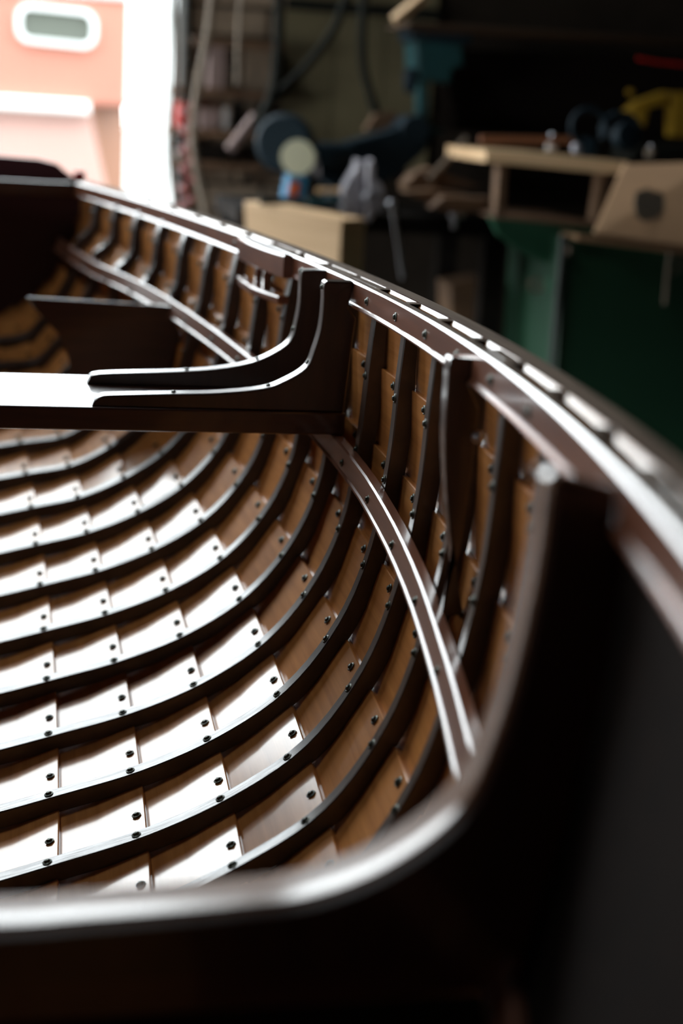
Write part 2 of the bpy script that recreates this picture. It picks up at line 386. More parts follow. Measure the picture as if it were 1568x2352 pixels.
# sheer: inwale, outwale, top fillers
def rail(name, x0, x1, ztop, zbot, mats, ya=Y0, yb=Y1, side=1, lip=0.0, nst=60, c=.0023, cap=False):
    rings = []
    for t in range(nst+1):
        Y = ya+(yb-ya)*t/nst; sx, sz = node(9, Y); sx += RIBH
        a, b, zt, zb = sx+x0, sx+x1, sz+ztop, sz+zbot
        if lip: pts = [(a+c, zt), (b, zt), (b, zb), (a-lip+.002, zb), (a-lip, zb+.001), (a-lip, zb+.003), (a-lip+.0015, zb+.0055), (a, zb+.0065), (a, zt-c)]
        elif cap: pts = [(a, zt), (b-.002, zt), (b, zt-.002), (b, zb), (sx+PT+.001, zb), (sx+PT+.001, zt-.0014), (a, zt-.0014)]
        else: pts = [(a+c, zt), (b-c, zt), (b, zt-c), (b, zb), (a, zb), (a, zt-c)]
        rings.append([mir(Vector((p[0], Y, p[1])), side) for p in pts])
    me = sweep(rings, ang=.3)
    for m_ in mats: me.materials.append(m_)
    for p in me.polygons:
        if abs(p.normal.z) > .9 and len(mats) > 1 and p.center.z > CAM_H-.24: p.material_index = 1
    return link(name, me, mats, boat)
inw = {}
for side in (1, -1):
    inw[side] = rail('inwale', -.024, -.0115, .0, -.036, [M['rail'], M['railtop']], side=side, lip=.003)
    rail('outwale', .0044, .027, .0016, -.032, [M['mahog'], M['railtop']], side=side, cap=True)
# solid packing blocks between inwale and top strake where fittings stand
def packing(ka, kb, side=1):
    return rail('packing_block', -.0112, .0040, -.0003, -.034, [M['rail'], M['railtop']], YK(ka), YK(kb), side, nst=8, c=.0006)
for side in (1, -1):
    for ka, kb in ((2.07, 3.9), (5.25, 5.93), (-1.95, -1.45), (-5.6, -4.75), (-7.6, -5.9), (12.1, 13.8)): packing(ka, kb, side)
# inwale rivets at rib heads
for k in range(-3, 8):
    if k == 3: continue
    Y = YK(k); sx, sz = node(9, Y); sx += RIBH
    o = bpy.data.objects.new('rivet', rivet_me); COL.objects.link(o); o.parent = inw[1]; o.matrix_parent_inverse = pinv(inw[1])
    o.matrix_basis = Matrix.Translation((sx-.0242, Y+.003, sz-.018)) @ Vector((-1, 0, 0)).to_track_quat('Z', 'Y').to_matrix().to_4x4()
# riser
def riser_top(Y):
    return CAM_H+float(np.interp(Y, [.3, .8, 1.07, 1.18, 1.29, 1.41, 1.56, 1.76, 2.44, 2.94, 3.48, 3.83], [-.53, -.52, -.505, -.496, -.487, -.475, -.463, -.449, -.419, -.390, -.363, -.35]))
RISH, RIST = .034, .015
for side in (1, -1):
    rings = []
    for t in range(61):
        Y = .28+(3.80-.28)*t/60; zt = riser_top(Y); c = .0022
        xa = hull_x(Y, zt)-.0003; xb = hull_x(Y, zt-RISH)-.0003
        tx, tz = xa-xb, RISH; l = math.hypot(tx, tz); tx /= l; tz /= l; nx, nz = -tz, tx
        A = (xa, zt); B = (xa-tx*RISH, zt-tz*RISH)
        pts = [A, (A[0]+nx*(RIST-c), A[1]+nz*(RIST-c)), (A[0]+nx*RIST-tx*c, A[1]+nz*RIST-tz*c),
               (B[0]+nx*RIST+tx*.0055, B[1]+nz*RIST+tz*.0055), (B[0]+nx*(RIST+.0022)+tx*.0035, B[1]+nz*(RIST+.0022)+tz*.0035), (B[0]+nx*(RIST+.0026)+tx*.001, B[1]+nz*(RIST+.0026)+tz*.001), (B[0]+nx*RIST, B[1]+nz*RIST), B]
        rings.append([mir(Vector((p[0], Y, p[1])), side) for p in pts])
    ris = link('riser', sweep(rings, ang=.4), M['riser'], boat)
    if side > 0:
        for k in range(-2, 14):
            if k in (3,): continue
            Y = YK(k); zt = riser_top(Y)-.017; x = hull_x(Y, zt)
            o = bpy.data.objects.new('rivet', rivet_me); COL.objects.link(o); o.parent = ris; o.matrix_parent_inverse = pinv(ris)
            o.matrix_basis = Matrix.Translation((x-RIST-.0005, Y, zt-.0005)) @ Vector((-1, 0, .25)).to_track_quat('Z', 'Y').to_matrix().to_4x4()
# keelson
link('keelson', sweep([[Vector((KX+dx, Y, node(-2, Y)[1]+dz)) for dx, dz in ((-.05, 0), (.05, 0), (.045, .02), (-.045, .02))] for Y in YS[1:-1]]), M['mahog'], boat)
link('outer_keel', sweep([[Vector((KX+dx, Y, node(-2, Y)[1]-RIBT-PT+dz)) for dx, dz in ((-.018, 0), (.018, 0), (.014, -.05), (-.014, -.05))] for Y in YS[1:-1]]), M['mahog'], boat)

# thwart
def zray(px, py, Y): return at(px, py, Y).z
TZ = CAM_H-.408
def thwart(ya, yb, ztop, th):
    half = []
    for Y in (ya, yb):
        half.append(hull_x(Y, ztop-th)+.004)
    poly = [Vector((half[0], ya, ztop-th)), Vector((half[1], yb, ztop-th)), Vector((2*KX-half[1], yb, ztop-th)), Vector((2*KX-half[0], ya, ztop-th))]
    return link('thwart', prism(poly, (0, 0, th), .003), M['mahog'], boat)
thwart(1.95, 2.19, TZ, .033)
def knee(px, Y, th, foot_z, name='knee', extra=None, head=True, bev=.0025):
    """px: outline of the free edge from toe to head, traced on the plane Y; closed along the hull"""
    E = [at(x, y, Y) for x, y in px]
    E = [E[0]]+catmull(E[1:-1], 4)+[E[-1]]
    E[0].z = foot_z
    top = E[-1].z; out = [E[-1]]
    sx, sz = node(9, Y)
    zz = sz-.002
    back = []
    z = top
    xs_lim = sx+RIBH-.0245
    if head: back.append(Vector((max(xs_lim, E[-1].x), Y, top)))
    n = 10
    for i in range(n+1):
        z = (sz-.037)+(foot_z-(sz-.037))*i/n
        back.append(Vector((hull_x(Y+th/2, z)-.0005 if i else hull_x(Y+th/2, z)-.014, Y, z)))
    poly = E+back
    res = []
    for side in (1, -1):
        pp = [mir(p, side) for p in poly]
        res.append(link(name, prism(pp, (0, th, 0), bev), M['knee'], boat))
    return res, E
near_px = [(210, 936), (216, 921), (232, 911), (262, 908), (400, 905), (500, 903), (603, 893), (653, 876), (703, 845), (722, 803), (737, 750), (743, 692), (744, 655), (752, 646), (811, 648)]
far_px = [(198, 882), (205, 871), (228, 859), (400, 854), (500, 847), (577, 833), (634, 808), (668, 780), (682, 734), (689, 690), (692, 630), (699, 621), (753, 621)]
kn, E1 = knee(near_px, 1.955, .028, TZ-.0005)
kf, E2 = knee(far_px, 2.115, .028, TZ-.0005)
def knee_rivets(parent, E, th, idx):
    for i in idx:
        p = E[i]; t = (E[i+1]-E[i-1]).normalized(); nn = Vector((-t.z, 0, t.x))
        o = bpy.data.objects.new('rivet', rivet_me); COL.objects.link(o); o.parent = parent; o.matrix_parent_inverse = pinv(parent)
        o.matrix_basis = Matrix.Translation(p+Vector((0, th/2, 0))-nn*.0012) @ nn.to_track_quat('Z', 'Y').to_matrix().to_4x4()
knee_rivets(kn[0], E1, .028, (13, 22, 30, 44)); knee_rivets(kf[0], E2, .028, (10, 18, 27, 38))

# small hanging knee on the riser
sm_px = [(1066, 1452), (1060, 1425), (1048, 1340), (1036, 1240), (1026, 1130), (1022, 1000), (1028, 890), (1032, 835), (1040, 822), (1098, 824)]
YSM = YK(-1.42)
sm, E3 = knee(sm_px, YSM, .022, riser_top(YSM)-.0005, name='hanging_knee', bev=.002)
bp_ = at(1097, 1004, YSM)
bolt = link('bolt', lathe([(.0005, 0), (.007, 0), (.007, .002), (.005, .003), (.0035, .006), (.0005, .007)], 12, axis=(0, -1, 0), loc=bp_+Vector((0, .0005, 0))), M['steel'], sm[0])

# near knee frame above the near thwart: one broad crowned arch
def near_frame():
    Y = .77; th = .044
    px = [(0, 2135), (180, 2122), (360, 2108), (560, 2090), (700, 2072), (830, 2030), (940, 1970), (1030, 1900), (1085, 1830), (1128, 1730), (1165, 1620), (1196, 1500), (1222, 1380), (1242, 1260), (1254, 1160), (1262, 1105), (1280, 1090), (1415, 1120)]
    E = [at(x, y, Y) for x, y in px]; fl = E[0].z
    arm = [Vector((KX, Y, fl+.004)), Vector(((KX+E[0].x)/2, Y, fl+.003))]
    C = catmull(arm+E[:-2], 4)+[E[-2], E[-1]]
    for side in (1, -1):
        rings = []
        n = len(C)
        zlo = fl-.04; hullc = []
        for i in range(41):
            z = zlo+(CAM_H-.232-zlo)*i/40; hullc.append(Vector((hull_x(Y+.03, z)-.0005, Y, z)))
        foot = [i for i, p in enumerate(C) if p.z < fl+.012]; f0 = foot[-1]
        xe_ = hullc[0].x
        for i, p in enumerate(C):
            a, b = C[max(i-1, 0)], C[min(i+1, n-1)]; t = (b-a).normalized(); nn = Vector((-t.z, 0, t.x))   # towards the open middle
            if i <= f0: q = Vector((KX+(xe_-KX)*i/f0, Y, zlo))
            else: q = hullc[min(40, int(round((i-f0)/(n-2-f0)*40)))]
            if i >= n-2: q = Vector((node(9, Y)[0]+RIBH-.024, Y, CAM_H-.232))
            if i >= n-3: nn = Vector((0, 0, 1)) if i == n-1 else nn
            prof = [(q, 0, 0), (p, 0, -.006), (p, .002, -.002), (p, .006, 0), (p, .014, 0), (p, .019, -.001), (p, .061, -.0135), (p, .064, -.018), (q, .064, 0)]
            rings.append([mir(Vector((c.x, Y+dy, c.z))+nn*dn, side) for c, dy, dn in prof])
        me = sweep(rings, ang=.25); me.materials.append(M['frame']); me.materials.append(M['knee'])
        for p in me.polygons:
            if abs(p.normal.y) > .85: p.material_index = 1  # upright faces get the darker mahogany, their shade put into the colour
        link('thwart_knee', me, [M['frame'], M['knee']], boat)
    return fl
FL = near_frame()
hx = hull_x(.77, FL-.05)+.004
poly = [Vector((hull_x(Y, FL-.06)-.001, Y, FL-.068)) for Y in (.772, .8, .83)]
poly = poly+[Vector((2*KX-p.x, p.y, p.z)) for p in reversed(poly)]
link('thwart', prism(poly, (0, 0, .034), .003), M['mahog'], boat)
# added dark board standing in for the shade under the near thwart
_b = [Vector((x+.004, .775, z)) for x, z in section(.775) if z < FL-.07]
_b.append(Vector((hull_x(.775, FL-.069)+.002, .775, FL-.069)))
link('shade_board', prism(_b+[mir(p, -1) for p in reversed(_b)], (0, .02, 0), 0), M['shade_dark'], boat)
# forward partial_bulkhead with hollowed edge
bh_px = [(62, 683), (78, 708), (105, 735), (132, 765), (152, 805), (165, 862), (170, 930), (420, 930), (430, 800), (405, 745), (392, 703)]
YB = 2.92
link('partial_bulkhead', prism([at(x, y, YB) for x, y in bh_px], (0, .018, 0), .0015), M['mahog'], boat)

# rowlock pad on the inwale with its lower bearer
def pad(name, ka, kb, zt, zb, inset, bulge, m):
    ya, yb = YK(ka), YK(kb); out, inn = [], []
    for t in range(13):
        u = t/12; Y = ya+(yb-ya)*u; sx, sz = node(9, Y); sx += RIBH
        inn.append(Vector((sx-.0245, Y, sz+zt)))
        e = min(1, min(u, 1-u)/.12)
        out.append(Vector((sx-.0245-inset-bulge*math.sin(math.pi*u)*e-.002*e, Y, sz+zt)))
    for side in (1, -1):
        pp = [mir(p, side) for p in out+inn[::-1]]
        link(name, prism(pp, (0, 0, zb-zt), .003), m, boat)
pad('rowlock_pad', 4.75, 6.55, .0005, -.038, .016, .006, M['rail'])
pad('rowlock_bearer', 4.85, 6.5, -.068, -.082, .018, .012, M['rail'])
for side in (1, -1):
    Y = YK(5.7); sx, sz = node(9, Y)
    for dy in (-.05, .05):
        link('rowlock_post', box(mir(Vector((sx-.022, Y+dy, sz-.053)), side), (.012, .02, .032), .002), M['rail'], boat)

# added dark sheets over the ribs, in place of shade at the near quarters
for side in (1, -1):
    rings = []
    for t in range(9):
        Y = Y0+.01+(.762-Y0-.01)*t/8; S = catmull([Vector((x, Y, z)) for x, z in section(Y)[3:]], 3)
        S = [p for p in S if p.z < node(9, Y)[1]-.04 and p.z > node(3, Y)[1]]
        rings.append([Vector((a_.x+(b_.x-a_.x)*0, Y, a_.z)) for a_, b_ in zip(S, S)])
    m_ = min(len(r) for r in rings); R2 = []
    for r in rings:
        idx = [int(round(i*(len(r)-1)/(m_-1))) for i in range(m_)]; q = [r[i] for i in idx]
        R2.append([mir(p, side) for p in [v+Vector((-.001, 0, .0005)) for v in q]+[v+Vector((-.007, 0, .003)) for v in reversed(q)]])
    link('quarter_shade', sweep(R2, ang=.5), M['shade_dark'], boat)

# transoms
def transom(name, Y, th, crown, m, ztop=None):
    P, N_ = laps(Y); P = [(p[0]+n_[0]*PT, p[1]+n_[1]*PT) for p, n_ in zip(P, N_)]
    half = [Vector((x, Y, z)) for x, z in P]
    topz = P[-1][1]; xe = P[-1][0]
    top = [Vector((xe-.012, Y, topz+.004)), Vector((xe-.035, Y, topz+crown*.35)), Vector((xe-.065, Y, topz+crown*.8)), Vector((xe-.11, Y, topz+crown*.97)), Vector((KX+.05, Y, topz+crown*1.06))]
    right = half+top
    left = [mir(p, -1) for p in right][::-1]
    return link(name, prism(right+left[:-1], (0, th, 0), .002), m, boat)
transom('transom', Y1, .025, .052, M['maroon'])
transom('transom', Y0-.02, .025, .0, M['mahog'])
# frame across the inside of the far transom, level with the rails
sx, sz = node(9, Y1-.03); xe = sx+RIBH-.024
link('transom_beam', prism([Vector((xe, Y1-.055, sz-.036)), Vector((xe-.06, Y1-.075, sz-.036)), Vector((2*KX-xe+.06, Y1-.075, sz-.036)), Vector((2*KX-xe, Y1-.055, sz-.036)), Vector((2*KX-xe, Y1-.001, sz-.036)), Vector((xe, Y1-.001, sz-.036))], (0, 0, .036), .004), M['mahog'], boat)
link('corner_block', box((.060, Y1+.05, sz+.010), (.030, .03, .028), .003), M['red'], boat, label='small red block at the far corner')

# trestles under the boat
for Y, nm in ((.95, 'near'), (2.9, 'far')):
    zt = node(-2, Y)[1]-RIBT-PT-.05; zt2 = min(node(-2, Y-.04)[1], node(-2, Y+.04)[1])-RIBT-PT-.05
    e = empty('trestle', (KX, Y, 0), label='timber trestle carrying the %s end of the boat hull' % nm, cat='trestle', group='trestles under the boat')
    link('beam', box((KX, Y, zt2-.05), (1.0, .08, .1), .004), M['timb'], e)
    for sx_ in (-1, 1):
        for sy in (-1, 1):
            a = Vector((KX+sx_*.42, Y+sy*.025, zt2-.05)); b = Vector((KX+sx_*.46, Y+sy*.19, .012))
            link('leg', prism([a+Vector((-.025, -.02, 0)), a+Vector((.025, -.02, 0)), a+Vector((.025, .02, 0)), a+Vector((-.025, .02, 0))], b-a, 0), M['timb'], e)

# ------------------------------------------------------------------ outside: salmon red vehicle
YV = 10.0
veh = empty('vehicle', (-1.6, YV+1, 0), label='salmon red vehicle body with rounded window and white trim rail outside the doorway', cat='vehicle')
def quad(px, Y, dep, bev=0.0): return prism([at(x, y, Y) for x, y in px], (0, dep, 0), bev)
link('cabin', quad([(-1500, -110), (330, 2), (330, 245), (-1500, 200)], YV, 2.2, .02), M['salmon'], veh)
link('roof_edge', quad([(-1500, -135), (340, -22), (340, 1), (-1500, -112)], YV-.03, 2.3, .02), M['white'], veh)
link('trim_rail', quad([(-1500, 150), (0, 221), (205, 235), (205, 262), (0, 250), (-1500, 182)], YV-.10, .35, .02), M['white'], veh)
lo = [at(x, y, YV-.02) for x, y in [(-1500, 180), (206, 250), (240, 412), (275, 590), (-1500, 590)]]
link('lower_body', prism(lo, (0, .05, 0)), M['salmon2'], veh)
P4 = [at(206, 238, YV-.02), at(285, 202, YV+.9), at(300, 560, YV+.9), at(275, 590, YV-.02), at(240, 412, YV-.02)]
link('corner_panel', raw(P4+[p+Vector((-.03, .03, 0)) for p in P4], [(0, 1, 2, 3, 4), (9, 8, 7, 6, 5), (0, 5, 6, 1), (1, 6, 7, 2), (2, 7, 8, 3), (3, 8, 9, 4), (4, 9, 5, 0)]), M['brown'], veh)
link('chassis', box((at(-600, 590, YV).x, YV+1.2, at(-600, 590, YV).z/2), (5.2, 2.2, at(-600, 590, YV).z), .02), M['dark'], veh)
def rrect(cx_, cz, w_, h_, r, Y, sl=0.0, n=6):
    out = []
    for qx, qz, a0 in ((1, 1, 0), (-1, 1, 90), (-1, -1, 180), (1, -1, 270)):
        for i in range(n+1):
            a = math.radians(a0+90*i/n)
            x = cx_+qx*(w_/2-r)+r*math.cos(a); z = cz+qz*(h_/2-r)+r*math.sin(a)
            out.append(Vector((x, Y, z-(x-cx_)*sl)))
    return out
wc = at(130, 60, YV-.02)
outer, inner = rrect(wc.x, wc.z, .51, .235, .085, YV-.04, .03), rrect(wc.x, wc.z, .455, .185, .065, YV-.04, .03)
n = len(outer); V = outer+inner+[p+Vector((0, .06, 0)) for p in outer]+[p+Vector((0, .06, 0)) for p in inner]; F = []
for i in range(n):
    j = (i+1) % n; F += [(i, j, n+j, n+i), (i, 2*n+i, 2*n+j, j), (n+i, n+j, 3*n+j, 3*n+i)]
wf = link('window_frame', raw(V, F), M['white'], veh)
link('glass', prism(rrect(wc.x, wc.z, .455, .185, .065, YV-.015, .03), (0, .012, 0)), M['glass'], veh)

# ------------------------------------------------------------------ far wall furniture
def gobj(name, me, m, label, cat, group=None): return link(name, me, m, None, label=label, cat=cat, group=group)
WY = WALL_Y-.035
def shelf(name, px0, px1, py, Y, dep, label, th=.03, m='timb'):
    a = at(px0, py, Y); b = at(px1, py, Y)
    e = empty(name, ((a.x+b.x)/2, Y+dep/2, a.z), label=label, cat='shelf', group='shelves beside the doorway')
    link('board', box(((a.x+b.x)/2, Y+dep/2, (a.z+b.z)/2-th/2), (abs(b.x-a.x), dep, th), .004), M[m], e)
    for t in (.12, .88):
        x = a.x+(b.x-a.x)*t; link('bracket', prism([Vector((x-.01, Y+dep, a.z-th)), Vector((x-.01, Y+.03, a.z-th)), Vector((x-.01, Y+dep, a.z-th-.055))], (.02, 0, 0)), M['dark'], e)
    return (a.z+b.z)/2+.0005
zs1 = shelf('shelf', 388, 610, 298, 5.76, .19, 'narrow timber shelf holding the red can and white cup on the block wall')
zs2 = shelf('shelf', 395, 640, 205, 5.78, .17, 'plain timber shelf above the red can, below the top pinkish box')
zs3 = shelf('shelf', 440, 660, 92, 5.78, .17, 'topmost timber shelf on the block wall beside the doorway')
zs4 = shelf('shelf', 395, 600, 372, 5.77, .18, 'lowest timber shelf on the block wall above the boat rail')
def can(px, py0, py1, w_, Y, m, label, cat='can', lid=None):
    a = at(px, py1, Y); h = at(px, py0, Y).z-zs1; a.z = zs1+.001; r = w_/FPX*Y/2
    e = empty(cat if cat != 'can' else 'paint_can', a, label=label, cat=cat)
    link('body', lathe([(r*.95, 0), (r, .004), (r, h*.95), (r*.93, h)], 16, loc=a), M[m], e)
    link('lid', lathe([(r*.85, h*.99), (r*.85, h+.006), (r*.2, h+.007)], 16, loc=a), M[lid or m], e)
can(416, 238, 294, 30, 5.83, 'red', 'red and orange can on the shelf nearest the doorway', lid='orange')
can(518, 252, 296, 22, 5.83, 'whitecup', 'small white cup standing on the can shelf', 'cup')
can(545, 238, 296, 26, 5.85, 'dark', 'squat dark tin beside the white cup', lid='cable')
def bx(name, px, Y, dep, m, label, cat, bev=.004, group=None, zb=None):
    """box seen frontally: px = (x0, y0, x1, y1)"""
    a = at(px[0], px[3], Y); b = at(px[2], px[1], Y)
    if zb: a.z = zb
    return gobj(name, box(((a.x+b.x)/2, Y+dep/2, (a.z+b.z)/2), (abs(b.x-a.x), dep, abs(b.z-a.z)), bev), M[m], label, cat, group)
bx('carton', (462, 252, 503, 296), 5.80, .09, 'pink', 'pinkish carton between the red can and white cup', 'carton', zb=zs1)
bx('carton', (478, 100, 520, 203), 5.82, .10, 'pink', 'tall pinkish carton on the middle shelf under the top shelf', 'carton', zb=zs2)
bx('carton', (560, 110, 625, 200), 5.83, .10, 'wallb', 'brown carton on the middle shelf at its right end', 'carton', zb=zs2)
bx('carton', (430, 335, 520, 370), 5.82, .09, 'dark', 'dark carton on the lowest shelf below the red can', 'carton', zb=zs4)
gobj('paper_roll', tube([at(528, 345, 5.6), at(587, 268, 5.6)], .022, 14), M['pink'], 'pale grey roll leaning at a slant right of the white cup', 'roll')
def hang(name, px, Y, r, m, label, cat, m_=8):
    pts = catmull([at(x, y, Y+(dy if len(q) > 2 else 0)) for q in px for x, y, dy in [(q[0], q[1], q[2] if len(q) > 2 else 0)]], m_)
    return gobj(name, tube(pts, r, 8), M[m], label, cat)
hang('rope', [(492, -60), (480, 60), (458, 180), (444, 290), (450, 380), (474, 500), (480, 620)], 5.4, .0145, 'rope', 'thick pale rope hanging in a curve left of the slanted roll', 'rope')
hang('rope', [(398, -40), (402, 150), (392, 300), (396, 420), (412, 520), (420, 640)], 5.5, .010, 'rope2', 'thin brown rope hanging close to the doorway edge', 'rope')
hang('rope', [(556, -60), (548, 80), (545, 195)], 5.6, .009, 'rope', 'short pale cord hanging down to the middle shelf', 'rope')
hang('hose', [(435, -60), (432, 80), (433, 240)], 5.6, .012, 'cable', 'straight black hose hanging above the red coiled cord', 'hose')
coil = []
for i in range(150):
    t = i/149; y = 235+t*330; c = at(430+3*math.sin(t*5), y, 5.45); a = t*2*math.pi*7.5
    coil.append(c+Vector((.022*math.cos(a), .022*math.sin(a), 0)))
gobj('coiled_cord', tube(coil, .0105, 6), M['redcord'], 'dull red coiled air cord hanging below the red can', 'cord')
rl = empty('hanging_rail', at(620, -62, 5.5), label='dark rail above the olive board that ropes and cables hang from', cat='rail')
link('bar', tube([at(375, -64, 5.5), at(900, -58, 5.5)], .02, 8), M['cable'], rl)
for px_ in (385, 890):
    p_ = at(px_, -62, 5.5); link('arm', tube([p_, Vector((p_.x, WALL_Y, p_.z))], .012, 8), M['cable'], rl)
# olive board and the black cables on it
a = at(640, 345, WY); b = at(1010, 18, WY)
ob = empty('wall_board', ((a.x+b.x)/2, WY, a.z), label='large plain olive board on the wall behind the blue machine', cat='board')
for i in range(3):
    x0 = a.x+(b.x-a.x)*i/3; x1 = a.x+(b.x-a.x)*(i+1)/3-.006
    link('panel', box(((x0+x1)/2, WY+.012, (a.z-.05+b.z+.3)/2), (x1-x0, .02, b.z-a.z+.35), .002), M['olive'], ob)
link('batten', box(((a.x+b.x)/2, WY-.008, b.z-.03), (b.x-a.x, .03, .045), .003), M['cable'], ob)
hang('cable', [(640, -60), (641, 60), (633, 180), (612, 250), (585, 285)], 5.5, .020, 'cable', 'thick black cable dropping straight down the left of the olive board', 'cable')
hang('cable', [(810, -60), (770, 60), (705, 150), (640, 215), (606, 262)], 5.55, .016, 'cable', 'black cable sloping across the olive board to the left', 'cable')
hang('cable', [(842, -60), (832, 60), (834, 150), (850, 215), (864, 262)], 5.5, .017, 'cable', 'black cable hanging down the middle of the olive board to the machine', 'cable')

# benches
def bench(name, x0, x1, y0, y1, z, m, label, th=.06):
    e = empty(name, ((x0+x1)/2, (y0+y1)/2, 0), label=label, cat='workbench')
    link('bench_top', box(((x0+x1)/2, (y0+y1)/2, z-th/2), (x1-x0, y1-y0, th), .006), M[m], e)
    for x in (x0+.06, x1-.06):
        for y in (y0+.06, y1-.06): link('leg', box((x, y, (z-th)/2), (.08, .08, z-th), .004), M[m], e)
    return e
BY = 4.9
zb = at(700, 484, BY).z
bench('workbench', at(545, 470, BY).x, at(1190, 470, BY).x, BY, BY+.75, zb, 'dark', 'dark cluttered workbench carrying the grinder and vise')
def front(name, px, Y, dep, m, label=None, cat=None, parent=None, bev=.004, group=None):
    return link(name, prism([at(x, y, Y) for x, y in px], (0, dep, 0), bev), M[m], parent, label=label, cat=cat, group=group)
gobj('timber_block', prism([at(560, 462, BY-.16), at(785, 505, BY-.44), at(778, 640, BY-.44), at(568, 640, BY-.16)], (.10, .11, 0), .004), M['tan'], 'pale tan timber block in front of the vise, sunlit face', 'timber')
_p = at(801, 512, BY-.34)
gobj('post', box((_p.x+.012, BY-.30, _p.z/2), (.045, .07, _p.z), .003), M['timb'], 'brown post at the right end of the pale block', 'post')
# bench grinder
gr = empty('bench_grinder', at(690, 455, BY+.15), label='blue bench grinder with black wheel guard and orange label', cat='grinder')
c0 = at(672, 350, BY+.2)
link('wheel_guard', lathe([(.02, 0), (.095, .0), (.102, .012), (.102, .058), (.09, .07), (.02, .07)], 28, axis=(-.35, -1, 0), loc=c0+Vector((-.015, .05, .03))), M['navy'], gr)
link('grinding_wheel', lathe([(.01, 0), (.056, .0), (.060, .008), (.060, .02), (.01, .022)], 24, axis=(-.2, -1, .1), loc=at(684, 362, BY+.1)), M['cream'], gr)
link('motor', lathe([(.02, 0), (.055, .004), (.062, .02), (.062, .16), (.05, .18), (.01, .182)], 20, axis=(1, .35, 0), loc=at(705, 365, BY+.2)), M['navy'], gr)
link('spark_shield', box(at(725, 378, BY+.1), (.022, .02, .085), .006, Matrix.Rotation(-.25, 3, 'Y')), M['steel'], gr)
ped = front('pedestal', [(655, 458), (700, 462), (708, 405), (665, 400)], BY+.10, .12, 'blue', parent=gr)
front('switch_label', [(660, 448), (682, 450), (688, 420), (668, 418)], BY+.094, .008, 'orange', parent=gr, bev=.001)
link('base', box(at(672, 466, BY+.2), (.22, .16, .03), .008), M['navy'], gr)
# belt sander: long dark slanted machine behind
bs = empty('belt_sander', at(830, 420, BY+.3), label='long dark navy belt sanding machine slanting up behind the vise', cat='machine')
front('housing', [(742, 352), (790, 330), (900, 300), (960, 268), (990, 290), (980, 345), (920, 400), (860, 430), (760, 430)], BY+.35, .16, 'navy', parent=bs, bev=.01)
link('roller', lathe([(.01, 0), (.052, 0), (.055, .01), (.055, .17), (.052, .18), (.01, .18)], 20, axis=(0, 1, 0), loc=at(955, 300, BY+.34)), M['navy'], bs)
link('roller', lathe([(.01, 0), (.06, 0), (.063, .01), (.063, .17), (.06, .18), (.01, .18)], 20, axis=(0, 1, 0), loc=at(770, 385, BY+.34)), M['navy'], bs)
front('stand', [(770, 425), (860, 428), (880, 480), (750, 478)], BY+.38, .14, 'navy', parent=bs)
front('dust_port', [(838, 300), (862, 262), (905, 255), (925, 275), (900, 300)], BY+.55, .06, 'timb', parent=bs)
# vise
vs = empty('vise', at(840, 490, BY), label='grey steel bench vise with upright jaws at the bench edge', cat='vise')
front('fixed_jaw', [(788, 480), (786, 440), (800, 412), (818, 385), (822, 366), (834, 368), (832, 420), (836, 470), (826, 500), (806, 498)], BY-.03, .08, 'vise', parent=vs, bev=.006)
front('moving_jaw', [(846, 372), (856, 366), (862, 380), (860, 408), (878, 424), (886, 450), (880, 480), (862, 492), (848, 512), (842, 505), (846, 440), (843, 410)], BY-.07, .08, 'vise', parent=vs, bev=.006)
link('screw', tube([at(836, 450, BY-.0), at(852, 452, BY-.28)], .014, 12), M['steel'], vs)
link('handle', tube([at(900, 470, BY-.25), at(912, 545, BY-.25), at(925, 640, BY-.25)], .008, 8), M['steel'], vs)
link('handle_ball', lathe([(.002, -.016), (.012, -.010), (.016, 0), (.012, .010), (.002, .016)], 12, loc=at(899, 468, BY-.25)), M['steel'], vs)
gobj('pipe_bar', tube([at(705, 462, BY-.02), at(785, 460, BY-.02)], .010, 10), M['teal'], 'teal bar lying beside the vise on the bench', 'bar')
gobj('wooden_stick', tube([at(728, 438, BY+.02), at(785, 438, BY+.02)], .010, 8), M['tan'], 'small pale stick behind the vise jaws', 'stick')
gobj('file_tool', tube([at(598, 459, BY-.22), at(640, 461, BY-.22), at(702, 461, BY-.22)], [.016, .012, .010], 8), M['cable'], 'black handled tool lying on the pale timber block', 'tool')
# drill press, dark teal, in the gloom
dp = empty('drill_press', at(1000, 330, 5.5), label='dark teal drill press standing in the gloom right of the olive board', cat='machine')
front('head', [(955, 92), (1062, 100), (1066, 150), (1040, 160), (1035, 190), (960, 185)], 5.4, .2, 'teal', parent=dp, bev=.01)
front('column', [(962, 185), (985, 187), (985, 330), (962, 330)], 5.5, .08, 'teal', parent=dp)
link('chuck', lathe([(.012, 0), (.025, .02), (.03, .07), (.02, .09)], 12, loc=at(940, 215, 5.42)), M['navy'], dp)
link('belt_cover', box(at(1000, 85, 5.5), (.24, .22, .05), .015), M['navy'], dp)
front('table', [(930, 292), (1020, 296), (1020, 306), (930, 302)], 5.5, .18, 'teal', parent=dp)

